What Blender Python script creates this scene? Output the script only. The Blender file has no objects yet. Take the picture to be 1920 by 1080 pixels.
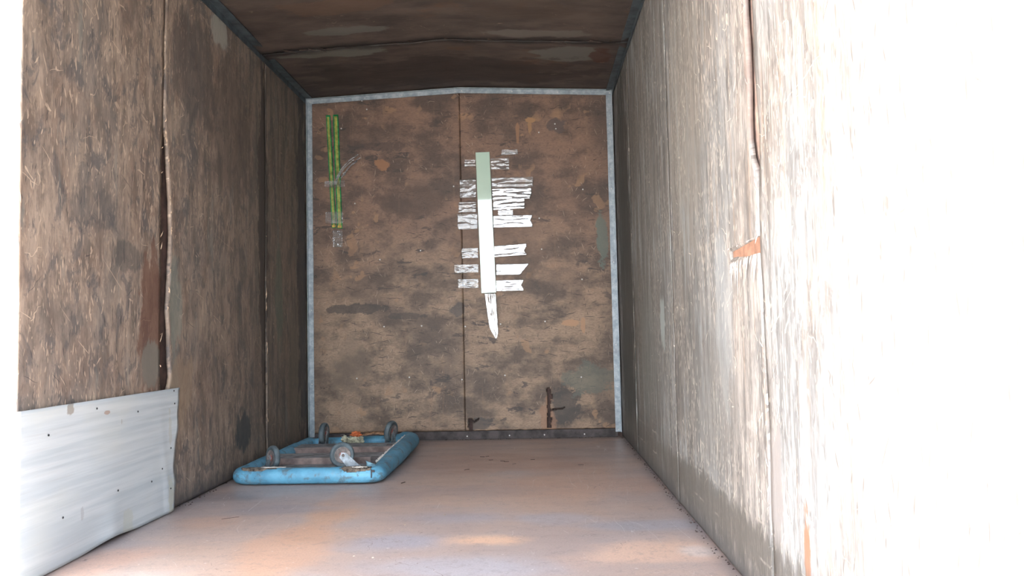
import bpy, bmesh, math, random
from mathutils import Vector, Matrix, noise
random.seed(7)
SC = bpy.context.scene
COL = SC.collection
W, D, H, AP, Y0 = 1.9, 4.734, 2.117, 0.043, 0.6      # box: width, front wall, eave height, roof rise, rear opening
WT = 0.012                                            # plywood thickness

# ---------------- camera, sky, sun, exposure ----------------
def make_camera():
    f, yaw, pitch, roll, cx, cz = 1461.71, 0.0264, 0.0552, -0.022, 1.3793, 0.6458
    fw = Vector((-math.sin(yaw)*math.cos(pitch), math.cos(yaw)*math.cos(pitch), math.sin(pitch)))
    r = Vector((math.cos(yaw), math.sin(yaw), 0)); u = r.cross(fw)
    r2 = r*math.cos(roll)+u*math.sin(roll); u2 = -r*math.sin(roll)+u*math.cos(roll)
    cd = bpy.data.cameras.new('camera'); cd.sensor_width = 36; cd.lens = f/1920*36
    cd.clip_start = 0.02; cd.clip_end = 500
    co = bpy.data.objects.new('camera', cd); COL.objects.link(co)
    m = Matrix((r2, u2, -fw)).transposed().to_4x4(); m.translation = Vector((cx, 0, cz))
    co.matrix_world = m; SC.camera = co
make_camera()

SKY_STRENGTH = 9.0
SUN_STRENGTH = 112.0
EXPOSURE = 0.0
wd = bpy.data.worlds.new('sky'); SC.world = wd; wd.use_nodes = True
wn = wd.node_tree; wn.nodes.clear()
_o = wn.nodes.new('ShaderNodeOutputWorld'); _b = wn.nodes.new('ShaderNodeBackground')
_tc = wn.nodes.new('ShaderNodeTexCoord'); _sp = wn.nodes.new('ShaderNodeSeparateXYZ'); _cr = wn.nodes.new('ShaderNodeValToRGB')
wn.links.new(_tc.outputs['Generated'], _sp.inputs[0]); wn.links.new(_sp.outputs[2], _cr.inputs[0])
_cr.color_ramp.elements[0].position = 0.0; _cr.color_ramp.elements[0].color = (0.95, 0.98, 1.0, 1)
_cr.color_ramp.elements[1].position = 0.8; _cr.color_ramp.elements[1].color = (0.50, 0.68, 1.0, 1)
wn.links.new(_cr.outputs[0], _b.inputs[0]); _b.inputs[1].default_value = SKY_STRENGTH
wn.links.new(_b.outputs[0], _o.inputs[0])
sd = bpy.data.lights.new('sun', 'SUN'); sd.energy = SUN_STRENGTH; sd.angle = math.radians(0.55); sd.color = (1.0, 0.98, 0.96)
so = bpy.data.objects.new('sun', sd); COL.objects.link(so)
_dir = Vector((-1.9, 1.49, -math.tan(math.radians(11.0))*math.hypot(1.9, 1.49)))
so.rotation_euler = _dir.to_track_quat('-Z', 'Y').to_euler(); so.location = (6, -6, 4)
SC.view_settings.view_transform = 'Standard'; SC.view_settings.look = 'None'
SC.view_settings.exposure = EXPOSURE; SC.view_settings.gamma = 1; SC.view_settings.use_curve_mapping = False

# ---------------- node helpers ----------------
class NT:
    def __init__(s, name):
        s.m = bpy.data.materials.new(name); s.m.use_nodes = True; s.t = s.m.node_tree; s.t.nodes.clear()
        s.tc = s.t.nodes.new('ShaderNodeTexCoord')
        s.P = s.tc.outputs['Object']
        sp = s.nd('ShaderNodeSeparateXYZ'); s.lk(s.P, sp.inputs[0]); s.x, s.y, s.z = sp.outputs
    def nd(s, k, **kw):
        n = s.t.nodes.new(k)
        for a, v in kw.items(): setattr(n, a, v)
        return n
    def lk(s, a, b):
        if isinstance(a, (int, float)): b.default_value = a
        elif isinstance(a, tuple): b.default_value = (a[0], a[1], a[2], 1) if len(b.default_value) == 4 else a
        else: s.t.links.new(a, b)
    def m2(s, op, a, b=0.0, c=None, clamp=False):
        n = s.nd('ShaderNodeMath', operation=op, use_clamp=clamp); s.lk(a, n.inputs[0]); s.lk(b, n.inputs[1])
        if c is not None: s.lk(c, n.inputs[2])
        return n.outputs[0]
    def vec(s, scale, loc=(0, 0, 0), rot=(0, 0, 0), src=None):
        n = s.nd('ShaderNodeMapping'); s.lk(src or s.P, n.inputs[0]); n.inputs['Scale'].default_value = scale
        n.inputs['Location'].default_value = loc; n.inputs['Rotation'].default_value = rot; return n.outputs[0]
    def noise(s, v, scale=1, det=3, rough=.55, dist=0.0):
        n = s.nd('ShaderNodeTexNoise'); s.lk(v, n.inputs['Vector']); n.inputs['Scale'].default_value = scale
        n.inputs['Detail'].default_value = det; n.inputs['Roughness'].default_value = rough; n.inputs['Distortion'].default_value = dist
        return n.outputs[0]
    def ss(s, v, a, b, lo=0.0, hi=1.0):
        n = s.nd('ShaderNodeMapRange', interpolation_type='SMOOTHSTEP'); s.lk(v, n.inputs[0])
        if a > b: a, b, lo, hi = b, a, hi, lo
        for i, q in enumerate((a, b, lo, hi)): n.inputs[i+1].default_value = q
        return n.outputs[0]
    def mix(s, f, a, b, mode='MIX'):
        n = s.nd('ShaderNodeMix', data_type='RGBA', blend_type=mode); s.lk(f, n.inputs[0]); s.lk(a, n.inputs[6]); s.lk(b, n.inputs[7]); return n.outputs[2]
    def mul(s, a, b): return s.m2('MULTIPLY', a, b)
    def mx(s, a, b): return s.m2('MAXIMUM', a, b)
    def lines(s, v, scale, w, v2, s2, lo, hi, dist=0.0, det=2):
        n = s.noise(v, scale, det, .5, dist)
        a = s.m2('ABSOLUTE', s.m2('SUBTRACT', n, .5))
        return s.mul(s.ss(a, w, w*.25), s.ss(s.noise(v2, s2, 2), lo, hi))
    def strokes(s, a, b, sc, ang, spread, hw, hl, dens, seed=0.0, wig=.006):
        """scattered short marks in the plane (a, b): one per cell, own angle and length"""
        if not hasattr(s, 'wigN'): s.wigN = s.noise(s.P, 14, 2, .5)
        w = s.wigN
        a2 = s.m2('ADD', a, s.mul(s.m2('SUBTRACT', w, .5), wig*4)); b2 = s.m2('ADD', b, s.mul(s.m2('SUBTRACT', w, .5), wig*-3))
        cb = s.nd('ShaderNodeCombineXYZ'); s.lk(s.m2('MULTIPLY_ADD', a2, sc, seed*7.3), cb.inputs[0]); s.lk(s.m2('MULTIPLY_ADD', b2, sc, seed*3.1), cb.inputs[1])
        vo = s.nd('ShaderNodeTexVoronoi', voronoi_dimensions='2D', feature='F1'); s.lk(cb.outputs[0], vo.inputs['Vector']); vo.inputs['Scale'].default_value = 1
        df = s.nd('ShaderNodeVectorMath', operation='SUBTRACT'); s.t.links.new(cb.outputs[0], df.inputs[0]); s.t.links.new(vo.outputs['Position'], df.inputs[1])
        sp = s.nd('ShaderNodeSeparateXYZ'); s.lk(df.outputs[0], sp.inputs[0])
        cs = s.nd('ShaderNodeSeparateColor'); s.lk(vo.outputs['Color'], cs.inputs[0])
        an = s.m2('MULTIPLY_ADD', s.m2('SUBTRACT', cs.outputs[0], .5), 2*spread, ang)
        c, n = s.m2('COSINE', an), s.m2('SINE', an)
        t = s.m2('ABSOLUTE', s.m2('ADD', s.mul(sp.outputs[0], c), s.mul(sp.outputs[1], n)))
        q = s.m2('ABSOLUTE', s.m2('SUBTRACT', s.mul(sp.outputs[1], c), s.mul(sp.outputs[0], n)))
        ln = s.m2('MULTIPLY_ADD', cs.outputs[2], hl*sc*.8, hl*sc*.3)
        tn = s.m2('DIVIDE', t, ln)
        wd_ = s.mul(s.m2('SUBTRACT', 1.0, s.mul(tn, tn), clamp=True), hw*sc)
        m = s.m2('SUBTRACT', 1.0, s.m2('DIVIDE', q, s.m2('ADD', wd_, 1e-5)), clamp=True)
        m = s.m2('MULTIPLY', m, 2.5, clamp=True)
        return s.mul(m, s.m2('LESS_THAN', cs.outputs[1], dens))
    def blob(s, a, b, ca, cb, ra, rb, wob, e0=.82, e1=1.06):
        """soft ragged ellipse in the plane (a, b); wob = a noise socket"""
        u = s.m2('DIVIDE', s.m2('SUBTRACT', a, ca), ra); v = s.m2('DIVIDE', s.m2('SUBTRACT', b, cb), rb)
        r = s.m2('SQRT', s.m2('ADD', s.mul(u, u), s.mul(v, v)))
        r = s.m2('ADD', r, s.m2('MULTIPLY', s.m2('SUBTRACT', wob, .5), 2.4))
        return s.ss(r, e1, e0)
    def out(s, col, rough=.7, metal=0.0, bump=None, bs=.3, bd=.002, spec=None, **kw):
        b = s.nd('ShaderNodeBsdfPrincipled'); o = s.nd('ShaderNodeOutputMaterial')
        s.lk(col, b.inputs['Base Color']); s.lk(rough, b.inputs['Roughness']); s.lk(metal, b.inputs['Metallic'])
        if spec is not None: s.lk(spec, b.inputs['Specular IOR Level'])
        for k, v in kw.items(): s.lk(v, b.inputs[k.replace('_', ' ')])
        if bump is not None:
            bp = s.nd('ShaderNodeBump'); s.lk(bump, bp.inputs['Height']); bp.inputs['Strength'].default_value = bs; bp.inputs['Distance'].default_value = bd
            s.lk(bp.outputs[0], b.inputs['Normal'])
        s.lk(b.outputs[0], o.inputs[0]); s.b = b; s.o = o
        return s.m

def simple(name, col, rough=.6, metal=0.0, var=.15, sc=20, bump=.15, **kw):
    n = NT(name); k = n.noise(n.P, sc, 4, .6)
    d = tuple(c*(1-var*1.6) for c in col); l = tuple(min(1, c*(1+var)) for c in col)
    return n.out(n.mix(n.ss(k, .3, .7), d, l), rough, metal, k, bump, .001, **kw)

# ---------------- plywood materials ----------------
def side_wall_mat(name, right):
    n = NT(name); a, b = n.y, n.z
    V = lambda sy, sz, off=0.0: n.vec((1, sy, sz), (off, off*1.7, off*.6))
    wob = n.noise(V(16, 6), 1, 6, .68)
    big = n.noise(V(1.6, .9, 3.1), 1.6, 3, .6)
    mid = n.noise(V(9, 3.0, 1.3), 1.5, 6, .70, .3)
    strk = n.noise(V(42, 2.6, 5), 1, 5, .68)
    fine = n.noise(V(170, 22, 2), 1, 3, .65)
    blot = n.noise(V(9, 5, 8), 1.5, 6, .72, .8)
    pat = n.noise(V(2.1, 1.6, 12), 1.3, 3, .55)
    if not right:
        c = n.mix(n.ss(mid, .34, .64), (.165, .130, .106), (.385, .300, .236))
        c = n.mix(n.mul(n.ss(big, .48, .66), .55), c, (.190, .172, .156))
        c = n.mix(n.mul(n.ss(strk, .50, .70), .5), c, (.110, .094, .086))
        c = n.mix(n.mul(n.ss(blot, .52, .60), .68), c, (.105, .100, .102)); c = n.mix(n.mul(n.ss(n.noise(V(4, 2.2, 74), 1.2, 6, .7, .5), .50, .62), .45), c, (.20, .135, .10))
        c = n.mix(n.mul(n.ss(blot, .43, .36), .45), c, (.43, .325, .240))
        deep = n.ss(a, 2.8, 4.3)                       # darker and greyer towards the front bulkhead
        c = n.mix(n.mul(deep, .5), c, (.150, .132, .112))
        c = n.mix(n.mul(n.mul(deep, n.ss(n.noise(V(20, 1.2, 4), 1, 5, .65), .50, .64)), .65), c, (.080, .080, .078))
        mould = n.mul(n.ss(n.noise(V(13, 1.8, 9), 1, 5, .65), .58, .68), .5)
        c = n.mix(mould, c, (.205, .222, .205))
        lc, dc = (.60, .46, .34), (.055, .050, .050)
        ld, dd = .36, .38
    else:
        c = n.mix(n.ss(mid, .34, .64), (0.267, 0.247, 0.228), (0.503, 0.459, 0.417))
        c = n.mix(n.mul(n.ss(strk, .46, .66), .6), c, (0.173, 0.165, 0.157))
        c = n.mix(n.mul(n.ss(big, .40, .60), .6), c, (0.393, 0.420, 0.429))
        c = n.mix(n.mul(n.ss(n.noise(V(24, 2.0, 6), 1, 5, .65), .54, .66), .6), c, (0.362, 0.267, 0.196))
        c = n.mix(n.mul(n.ss(blot, .54, .62), .45), c, (0.157, 0.149, 0.142))
        c = n.mix(n.mul(n.ss(blot, .44, .37), .5), c, (0.566, 0.535, 0.487))
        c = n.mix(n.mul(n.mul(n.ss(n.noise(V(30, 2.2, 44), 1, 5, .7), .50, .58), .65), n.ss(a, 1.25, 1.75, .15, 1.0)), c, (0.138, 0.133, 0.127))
        deep = n.ss(a, 1.70, 2.75)  # light falloff painted into the colour: darker with depth
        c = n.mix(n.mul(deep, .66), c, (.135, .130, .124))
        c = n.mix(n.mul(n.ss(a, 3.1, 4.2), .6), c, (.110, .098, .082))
        c = n.mix(n.ss(a, 1.45, 1.05, 0, .6), c, (.62, .58, .53))  # strong light near the opening painted in as a paler colour
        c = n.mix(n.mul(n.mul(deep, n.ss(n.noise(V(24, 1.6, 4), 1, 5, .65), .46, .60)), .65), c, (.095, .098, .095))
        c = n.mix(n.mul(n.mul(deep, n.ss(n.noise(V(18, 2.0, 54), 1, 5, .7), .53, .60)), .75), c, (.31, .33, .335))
        lc, dc = (.74, .67, .57), (.150, .135, .122)
        ld, dd = .62, .62
    c = n.mix(n.ss(fine, .35, .7, 0, .5), c, n.mix(.5, c, (.03, .028, .026)))
    up = math.pi/2
    m1 = n.ss(pat, .40, .56); m2_ = n.ss(n.noise(V(2.4, 1.9, 22), 1.3, 3, .55), .42, .58)
    # chips lifted along the grain, nicks, curly gouges and long drag scratches
    f1 = n.mul(n.strokes(a, b, 26, up, .45, .0030, .020, ld, 1.0, .004), m1)
    f2 = n.mul(n.strokes(a, b, 44, up, .35, .0018, .012, ld, 2.0, .003), m2_)
    f3 = n.strokes(a, b, 11, up, 1.5, .0016, .045, .38, 3.0, .016)
    f4 = n.strokes(a, b, 4.5, up+.5, 1.1, .0017, .13, .45, 4.0, .010)
    f5 = n.mul(n.strokes(a, b, 15, up, 1.2, .0042, .022, .28, 5.0, .022), m1)
    f6 = n.mul(n.ss(n.noise(V(70, 10, 3), 1, 3, .6, .4), .62, .66), m2_)
    sc = n.mx(n.mx(n.mx(f1, f2), n.mx(f3, n.mul(f4, .8))), n.mx(f5, f6)); fl = f6
    c = n.mix(n.mul(n.mul(sc, .72), n.ss(a, 3.9, 2.6, .35, 1.0)), c, lc)
    d1 = n.strokes(a, b, 19, up, .35, .0026, .022, dd, 6.0, .004)
    d2 = n.strokes(a, b, 8, up, 1.3, .0016, .05, .30, 7.0, .014)
    d1 = n.mx(d1, d2); dk = n.mul(n.ss(n.noise(V(60, 8, 13), 1, 3, .6, .4), .63, .67), m1)
    c = n.mix(n.mul(n.mx(d1, dk), .72), c, dc)
    # named stains at their own places, tall darker patches at the far end
    if not right:
        for (ca, cb, ra, rb, col, k) in ((2.40, 1.06, .16, .07, (.07, .07, .072), .45), (2.25, .70, .10, .07, (.09, .085, .08), .35),
                                         (2.78, .70, .09, .30, (.135, .065, .045), .75), (2.78, .55, .07, .09, (.20, .20, .17), .7),
                                         (2.97, .78, .05, .22, (.21, .23, .20), .6), (2.96, .35, .04, .3, (.17, .17, .15), .5),
                                         (3.40, 2.02, .10, .08, (.34, .34, .30), .8), (3.68, .20, .10, .10, (.04, .055, .062), .8),
                                         (4.20, .85, .07, .30, (.12, .15, .12), .6), (4.45, .35, .10, .45, (.16, .14, .11), .6),
                                         (3.95, 1.2, .07, .9, (.055, .050, .046), .85), (3.55, 1.6, .25, .35, (.10, .08, .068), .5),
                                         (3.15, 1.75, .22, .25, (.10, .088, .08), .6), (4.62, 1.1, .09, 1.2, (.035, .04, .042), .7),
                                         (2.62, .93, .10, .05, (.09, .085, .08), .6), (3.02, .45, .12, .14, (.30, .22, .15), .5)):
            c = n.mix(n.mul(n.blob(a, b, ca, cb, ra, rb, wob), k), c, col)
    else:
        for (ca, cb, ra, rb, col, k) in ((3.16, .68, .06, .12, (0.331, 0.374, 0.374), .8), (2.15, .66, .10, .26, (.36, .39, .40), .4),
                                         (1.83, 1.65, .025, .6, (0.302, 0.216, 0.180), .5), (1.55, .17, .022, .12, (0.331, 0.173, 0.101), .9),
                                         (2.6, 1.4, .3, .5, (0.259, 0.238, 0.209), .4), (1.74, .30, .05, .16, (0.302, 0.281, 0.266), .9),
                                         (4.35, .9, .3, 1.3, (0.043, 0.048, 0.045), .75), (2.45, .12, .9, .07, (0.086, 0.083, 0.072), .6),
                                         (2.3, .42, .25, .2, (.17, .16, .15), .3),
                                         (3.6, .55, .25, .30, (0.158, 0.166, 0.158), .5)):
            c = n.mix(n.mul(n.blob(a, b, ca, cb, ra, rb, wob), k), c, col)
        # grubby band where cargo rubbed, with two light horizontal scrape lines
        jz = n.m2('ADD', b, n.mul(n.m2('SUBTRACT', wob, .5), .06))
        c = n.mix(n.mul(n.ss(n.m2('ADD', jz, n.mul(n.m2('SUBTRACT', strk, .5), .16)), .20, .14), .6), c, (.115, .105, .092))
        for zz in (.19, .10):
            c = n.mix(n.mul(n.mul(n.ss(n.m2('ABSOLUTE', n.m2('SUBTRACT', n.m2('ADD', b, n.mul(n.m2('SUBTRACT', mid, .5), .02)), zz)), .005, .001), n.ss(n.noise(V(5, 1, 66), 1, 4, .7), .48, .62)), .6), c, (.42, .38, .33))
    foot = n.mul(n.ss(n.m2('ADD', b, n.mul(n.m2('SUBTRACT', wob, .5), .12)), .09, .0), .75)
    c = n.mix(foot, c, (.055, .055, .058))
    h = n.m2('ADD', n.mul(strk, .6), n.m2('ADD', n.mul(fine, .3), n.mul(f1, .5)))
    return n.out(c, .62, 0, h, .55, .003, spec=.35)

def bulk_mat():
    n = NT('bulkhead plywood'); a, b = n.x, n.z
    V = lambda sx, sz, off=0.0: n.vec((sx, 1, sz), (off, off*1.7, off*.6))
    wob = n.noise(V(14, 16), 1, 6, .7)
    big = n.noise(V(1.3, 1.6, 2.2), 1.4, 3, .6)
    mid = n.noise(V(4, 6, 1.3), 1.2, 5, .62)
    strk = n.noise(V(5, 60, 5), 1, 4, .6)
    vst = n.noise(V(26, 2.5, 5), 1, 4, .6)
    fine = n.noise(V(60, 190, 2), 1, 2, .6)
    up = n.ss(n.m2('ADD', b, n.mul(n.m2('SUBTRACT', big, .5), .9)), .6, 1.5)
    warm = n.mix(n.ss(mid, .36, .62), (.098, .068, .054), (.235, .145, .102))
    dull = n.mix(n.ss(mid, .36, .62), (.115, .085, .064), (.340, .240, .165))
    c = n.mix(up, dull, warm)
    c = n.mix(n.mul(n.ss(big, .5, .68), .6), c, (0.075, 0.058, 0.049))
    c = n.mix(n.mul(n.ss(strk, .5, .75), .25), c, (0.062, 0.048, 0.040))
    c = n.mix(n.mul(n.ss(vst, .56, .75), .3), c, (0.264, 0.167, 0.106))
    c = n.mix(n.ss(fine, .4, .7, 0, .3), c, (0.040, 0.028, 0.022))
    tan = n.mul(n.ss(n.noise(V(11, 11, 8), 1, 2, .5), .62, .66), n.ss(n.noise(V(3, 3, 18), 1, 2), .5, .62))
    c = n.mix(n.mul(tan, .5), c, (0.370, 0.220, 0.123))
    drk = n.mul(n.ss(n.noise(V(9, 22, 11), 1, 4, .65, .5), .585, .65), n.ss(n.noise(V(2, 2, 28), 1, 2), .42, .58))
    c = n.mix(n.mul(drk, .75), c, (0.040, 0.037, 0.037))
    s1 = n.lines(V(4, 9, 1), 1.4, .0035, V(3, 3, 5), 1.2, .5, .62, .8, 3)
    c = n.mix(n.mul(s1, .8), c, (0.026, 0.023, 0.021))
    s2 = n.lines(V(7, 5, 31), 1.4, .003, V(3, 3, 55), 1.2, .52, .62, .8, 3)
    c = n.mix(n.mul(s2, .6), c, (0.370, 0.282, 0.211))
    g1 = n.strokes(a, b, 14, 0.0, .35, .0022, .040, .55, 1.0, .008); g2 = n.strokes(a, b, 24, 1.57, .35, .0016, .016, .35, 2.0, .004)
    c = n.mix(n.mul(n.mul(n.mx(g1, g2), n.ss(n.noise(V(2, 2, 48), 1, 2), .36, .5)), .85), c, (0.040, 0.033, 0.032))
    g3 = n.strokes(a, b, 20, 1.57, .8, .0018, .022, .45, 3.0, .006)
    c = n.mix(n.mul(n.mul(g3, n.ss(n.noise(V(2, 2, 58), 1, 2), .44, .6)), .6), c, (0.458, 0.352, 0.264))
    for (ca, cb, ra, rb, col, k) in ((.47, 1.69, .045, .035, (0.317, 0.158, 0.079), .8), (1.39, 1.94, .035, .016, (0.352, 0.202, 0.097), .9),
                                     (1.385, 1.90, .012, .05, (0.334, 0.194, 0.097), .8), (1.31, 1.86, .012, .08, (0.290, 0.158, 0.088), .8),
                                     (1.60, .69, .05, .022, (0.422, 0.246, 0.141), .9), (1.68, .67, .012, .05, (0.396, 0.229, 0.132), .8),
                                     (.28, 1.17, .03, .06, (0.299, 0.176, 0.106), .6), (1.55, 1.90, .06, .05, (0.070, 0.062, 0.062), .7),
                                     (.45, 1.80, .16, .03, (0.062, 0.048, 0.044), .6), (.30, .80, .20, .03, (0.044, 0.042, 0.040), .7),
                                     (.60, .75, .12, .02, (0.044, 0.042, 0.040), .6), (1.56, .20, .10, .12, (0.053, 0.048, 0.044), .8),
                                     (1.04, .09, .07, .04, (0.066, 0.058, 0.053), .8), (1.81, 1.20, .035, .18, (0.123, 0.167, 0.145), .8),
                                     (1.70, .35, .16, .10, (0.114, 0.132, 0.110), .6), (.92, .78, .05, .05, (0.062, 0.062, 0.062), .7),
                                     (1.2, 1.2, .3, .2, (0.167, 0.106, 0.075), .4), (1.45, .10, .05, .14, (0.290, 0.158, 0.097), .6),
                                     (.62, 1.45, .22, .10, (0.088, 0.058, 0.044), .5), (.25, .45, .12, .2, (0.194, 0.145, 0.106), .5)):
        c = n.mix(n.mul(n.blob(a, b, ca, cb, ra, rb, wob), k), c, col)
    edge = n.mul(n.mx(n.ss(a, .16, .03), n.ss(a, 1.72, 1.88)), .35)
    c = n.mix(edge, c, (.075, .055, .045))
    h = n.m2('SUBTRACT', n.m2('ADD', n.mul(strk, .5), n.mul(fine, .4)), n.mul(g1, .5))
    return n.out(c, .55, 0, h, .4, .002, spec=.4)

def ceil_mat():
    n = NT('ceiling plywood'); a, b = n.x, n.y
    V = lambda sx, sy, off=0.0: n.vec((sx, sy, 1), (off, off*1.7, off*.6))
    wob = n.noise(V(5, 9), 1, 4, .6)
    mid = n.noise(V(4, 9, 1.3), 1.1, 5, .62)
    strk = n.noise(V(4, 70, 5), 1, 4, .6)
    c = n.mix(n.ss(mid, .3, .7), (0.056, 0.046, 0.042), (0.115, 0.089, 0.075))
    c = n.mix(n.mul(n.ss(strk, .5, .75), .4), c, (0.112, 0.079, 0.059))
    c = n.mix(n.mul(n.ss(n.noise(V(3, 5, 7), 1, 4, .6), .58, .72), .6), c, (0.132, 0.073, 0.043))
    fl = n.mul(n.ss(n.noise(V(9, 30, 3), 1, 3, .6, .4), .68, .72), n.ss(n.noise(V(2.5, 2, 7), 1.2, 2), .45, .58))
    c = n.mix(n.mul(fl, .8), c, (0.264, 0.198, 0.139))
    s1 = n.lines(V(4, 8, 1), 1.2, .003, V(3, 3, 5), 1.2, .52, .62, .8, 3)
    c = n.mix(n.mul(s1, .8), c, (0.264, 0.211, 0.165))
    # pale water marks either side of the sagging joint, darker patch towards bulkhead
    for (ca, cb, ra, rb, col, k) in ((.35, 3.99, .30, .07, (0.168, 0.168, 0.146), .8), (1.62, 4.13, .22, .13, (0.168, 0.168, 0.151), .75),
                                     (.45, 3.72, .20, .05, (0.146, 0.151, 0.134), .6), (1.45, 3.83, .30, .05, (0.168, 0.156, 0.134), .6),
                                     (1.78, 4.15, .06, .14, (0.076, 0.033, 0.023), .8), (1.35, 3.55, .3, .12, (0.079, 0.056, 0.044), .5),
                                     (.9, 4.4, .9, .25, (0.036, 0.030, 0.028), .6), (.5, 3.45, .25, .08, (0.139, 0.086, 0.059), .5)):
        c = n.mix(n.mul(n.blob(a, b, ca, cb, ra, rb, wob), k), c, col)
    near = n.ss(n.m2('ABSOLUTE', n.m2('SUBTRACT', n.m2('ADD', b, n.mul(n.m2('SUBTRACT', wob, .5), .12)), 3.92)), .07, .01)
    c = n.mix(n.mul(near, .75), c, (0.015, 0.016, 0.017))
    return n.out(c, .6, 0, n.m2('ADD', strk, fl), .4, .002, spec=.3)

def floor_mat():
    n = NT('worn painted floor'); a, b = n.x, n.y
    V = lambda sx, sy, off=0.0: n.vec((sx, sy, 1), (off, off*1.7, off*.6))
    wob = n.noise(V(2.2, 2.6), 1, 4, .55)
    big = n.noise(V(0.850, 0.850, 0.850), 1.2, 3, .5, .4)
    mid = n.noise(V(2.5, 6, 1.3), 1.2, 4, .6)
    gr = n.noise(V(160, 160), 1, 2, .6)
    c = n.mix(n.ss(big, .4, .62), (0.471, 0.388, 0.362), (0.547, 0.413, 0.343))
    c = n.mix(n.mul(n.ss(mid, .45, .68), .5), c, (0.449, 0.410, 0.414))
    c = n.mix(n.mul(n.ss(b, 4.7, 3.4, 1, .0), .4), c, (0.237, 0.174, 0.153)) if False else c
    for (ca, cb, ra, rb, col, k) in ((.62, 2.95, .08, .38, (0.614, 0.394, 0.262), .75), (.60, 2.35, .13, .35, (0.646, 0.414, 0.294), .7),
                                     (1.20, 2.45, .16, .07, (0.850, 0.573, 0.397), .85), (1.72, 2.30, .25, .14, (0.813, 0.572, 0.435), .75),
                                     (1.55, 3.35, .30, .45, (0.596, 0.396, 0.300), .6), (1.2, 3.9, .5, .3, (0.466, 0.309, 0.245), .6),
                                     (.12, 2.30, .15, .18, (0.648, 0.408, 0.306), .7), (.22, 2.75, .12, .10, (0.620, 0.413, 0.312), .5),
                                     (.95, 2.45, .17, .10, (0.408, 0.408, 0.471), .8), (1.12, 2.18, .25, .12, (0.484, 0.491, 0.547), .7),
                                     (1.16, 2.76, .25, .10, (0.418, 0.399, 0.443), .7), (1.72, 2.62, .20, .07, (0.406, 0.406, 0.450), .8),
                                     (1.42, 2.72, .20, .09, (0.444, 0.431, 0.470), .7), (.38, 2.92, .22, .08, (0.361, 0.329, 0.349), .7),
                                     (.12, 3.15, .18, .10, (0.292, 0.259, 0.266), .7), (.75, 3.1, .22, .12, (0.424, 0.348, 0.336), .5),
                                     (1.84, 2.30, .06, .06, (0.850, 0.850, 0.850), .4), (1.0, 3.2, .4, .12, (0.406, 0.330, 0.318), .5)):
        c = n.mix(n.mul(n.blob(a, b, ca, cb, ra, rb, wob, .45, 1.3), k), c, col)
    # old brown scrape lines
    s1 = n.lines(V(2.2, 3.2, 3), 1.1, .0022, V(2, 2, 15), 1.2, .54, .62, .6, 4)
    c = n.mix(n.mul(s1, .7), c, (0.183, 0.121, 0.096))
    s2 = n.lines(n.vec((9, 1.0, 1), (2, 1, 0), (0, 0, math.radians(14))), 1, .003, V(2, 2, 33), 1.2, .56, .64, .2, 2)
    c = n.mix(n.mul(s2, .5), c, (0.850, 0.850, 0.836))
    k1 = n.mul(n.strokes(a, b, 9, .3, 1.5, .0012, .04, .4, 3.0, .02), n.ss(n.noise(V(2, 2, 71), 1, 2), .46, .6))
    c = n.mix(n.mul(k1, .55), c, (.16, .11, .09))
    k2 = n.mul(n.strokes(a, b, 7, 1.2, 1.5, .0012, .05, .4, 5.0, .01), n.ss(n.noise(V(2, 2, 81), 1, 2), .48, .6))
    c = n.mix(n.mul(k2, .5), c, (.80, .76, .73))
    c = n.mix(n.mul(n.ss(n.noise(V(38, 38, 9), 1, 4, .7), .52, .66), .28), c, (.22, .19, .19))
    sp = n.ss(n.noise(V(60, 60, 5), 1, 2, .5), .70, .74)
    c = n.mix(n.mul(sp, .6), c, (0.764, 0.729, 0.713))
    c = n.mix(n.ss(gr, .3, .7, 0, .18), c, (0.136, 0.120, 0.120))
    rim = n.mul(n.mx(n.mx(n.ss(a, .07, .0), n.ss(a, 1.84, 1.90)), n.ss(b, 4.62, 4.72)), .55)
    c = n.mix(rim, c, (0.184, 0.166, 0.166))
    h = n.m2('ADD', gr, n.mul(mid, .4))
    return n.out(c, n.ss(mid, .3, .7, .30, .48), 0, h, .22, .002, spec=.5)

M = {}
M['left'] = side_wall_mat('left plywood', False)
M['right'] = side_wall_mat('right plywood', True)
M['bulk'] = bulk_mat(); M['ceil'] = ceil_mat(); M['floor'] = floor_mat()
M['backing'] = simple('dark red backing timber', (.060, .034, .028), .8, var=.4, sc=14)
M['batten'] = simple('raw orange batten', (.36, .20, .135), .7, var=.2, sc=30)
M['backing_right'] = simple('bleached backing timber', (.42, .30, .25), .8, var=.3, sc=14)
M['darkangle'] = simple('dark blue grey angle steel', (.055, .072, .082), .55, 0, var=.3, sc=18)
def galv():
    n = NT('galvanised angle'); k = n.noise(n.P, 26, 5, .65); q = n.noise(n.P, 7, 4, .6)
    c = n.mix(n.ss(k, .35, .68), (0.234, 0.289, 0.320), (0.406, 0.452, 0.484))
    c = n.mix(n.mul(n.ss(q, .56, .70), .6), c, (0.148, 0.172, 0.195))
    return n.out(c, .42, .35, k, .2, .001)
M['galv'] = galv()
M['kick'] = simple('dark kick strip', (.060, .050, .050), .7, var=.4, sc=16)
M['screw'] = simple('steel screw', (.60, .60, .58), .3, .9, var=.1, sc=60)
M['nail'] = simple('dark nail', (.03, .03, .035), .5, .3, var=.2, sc=60)
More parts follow.
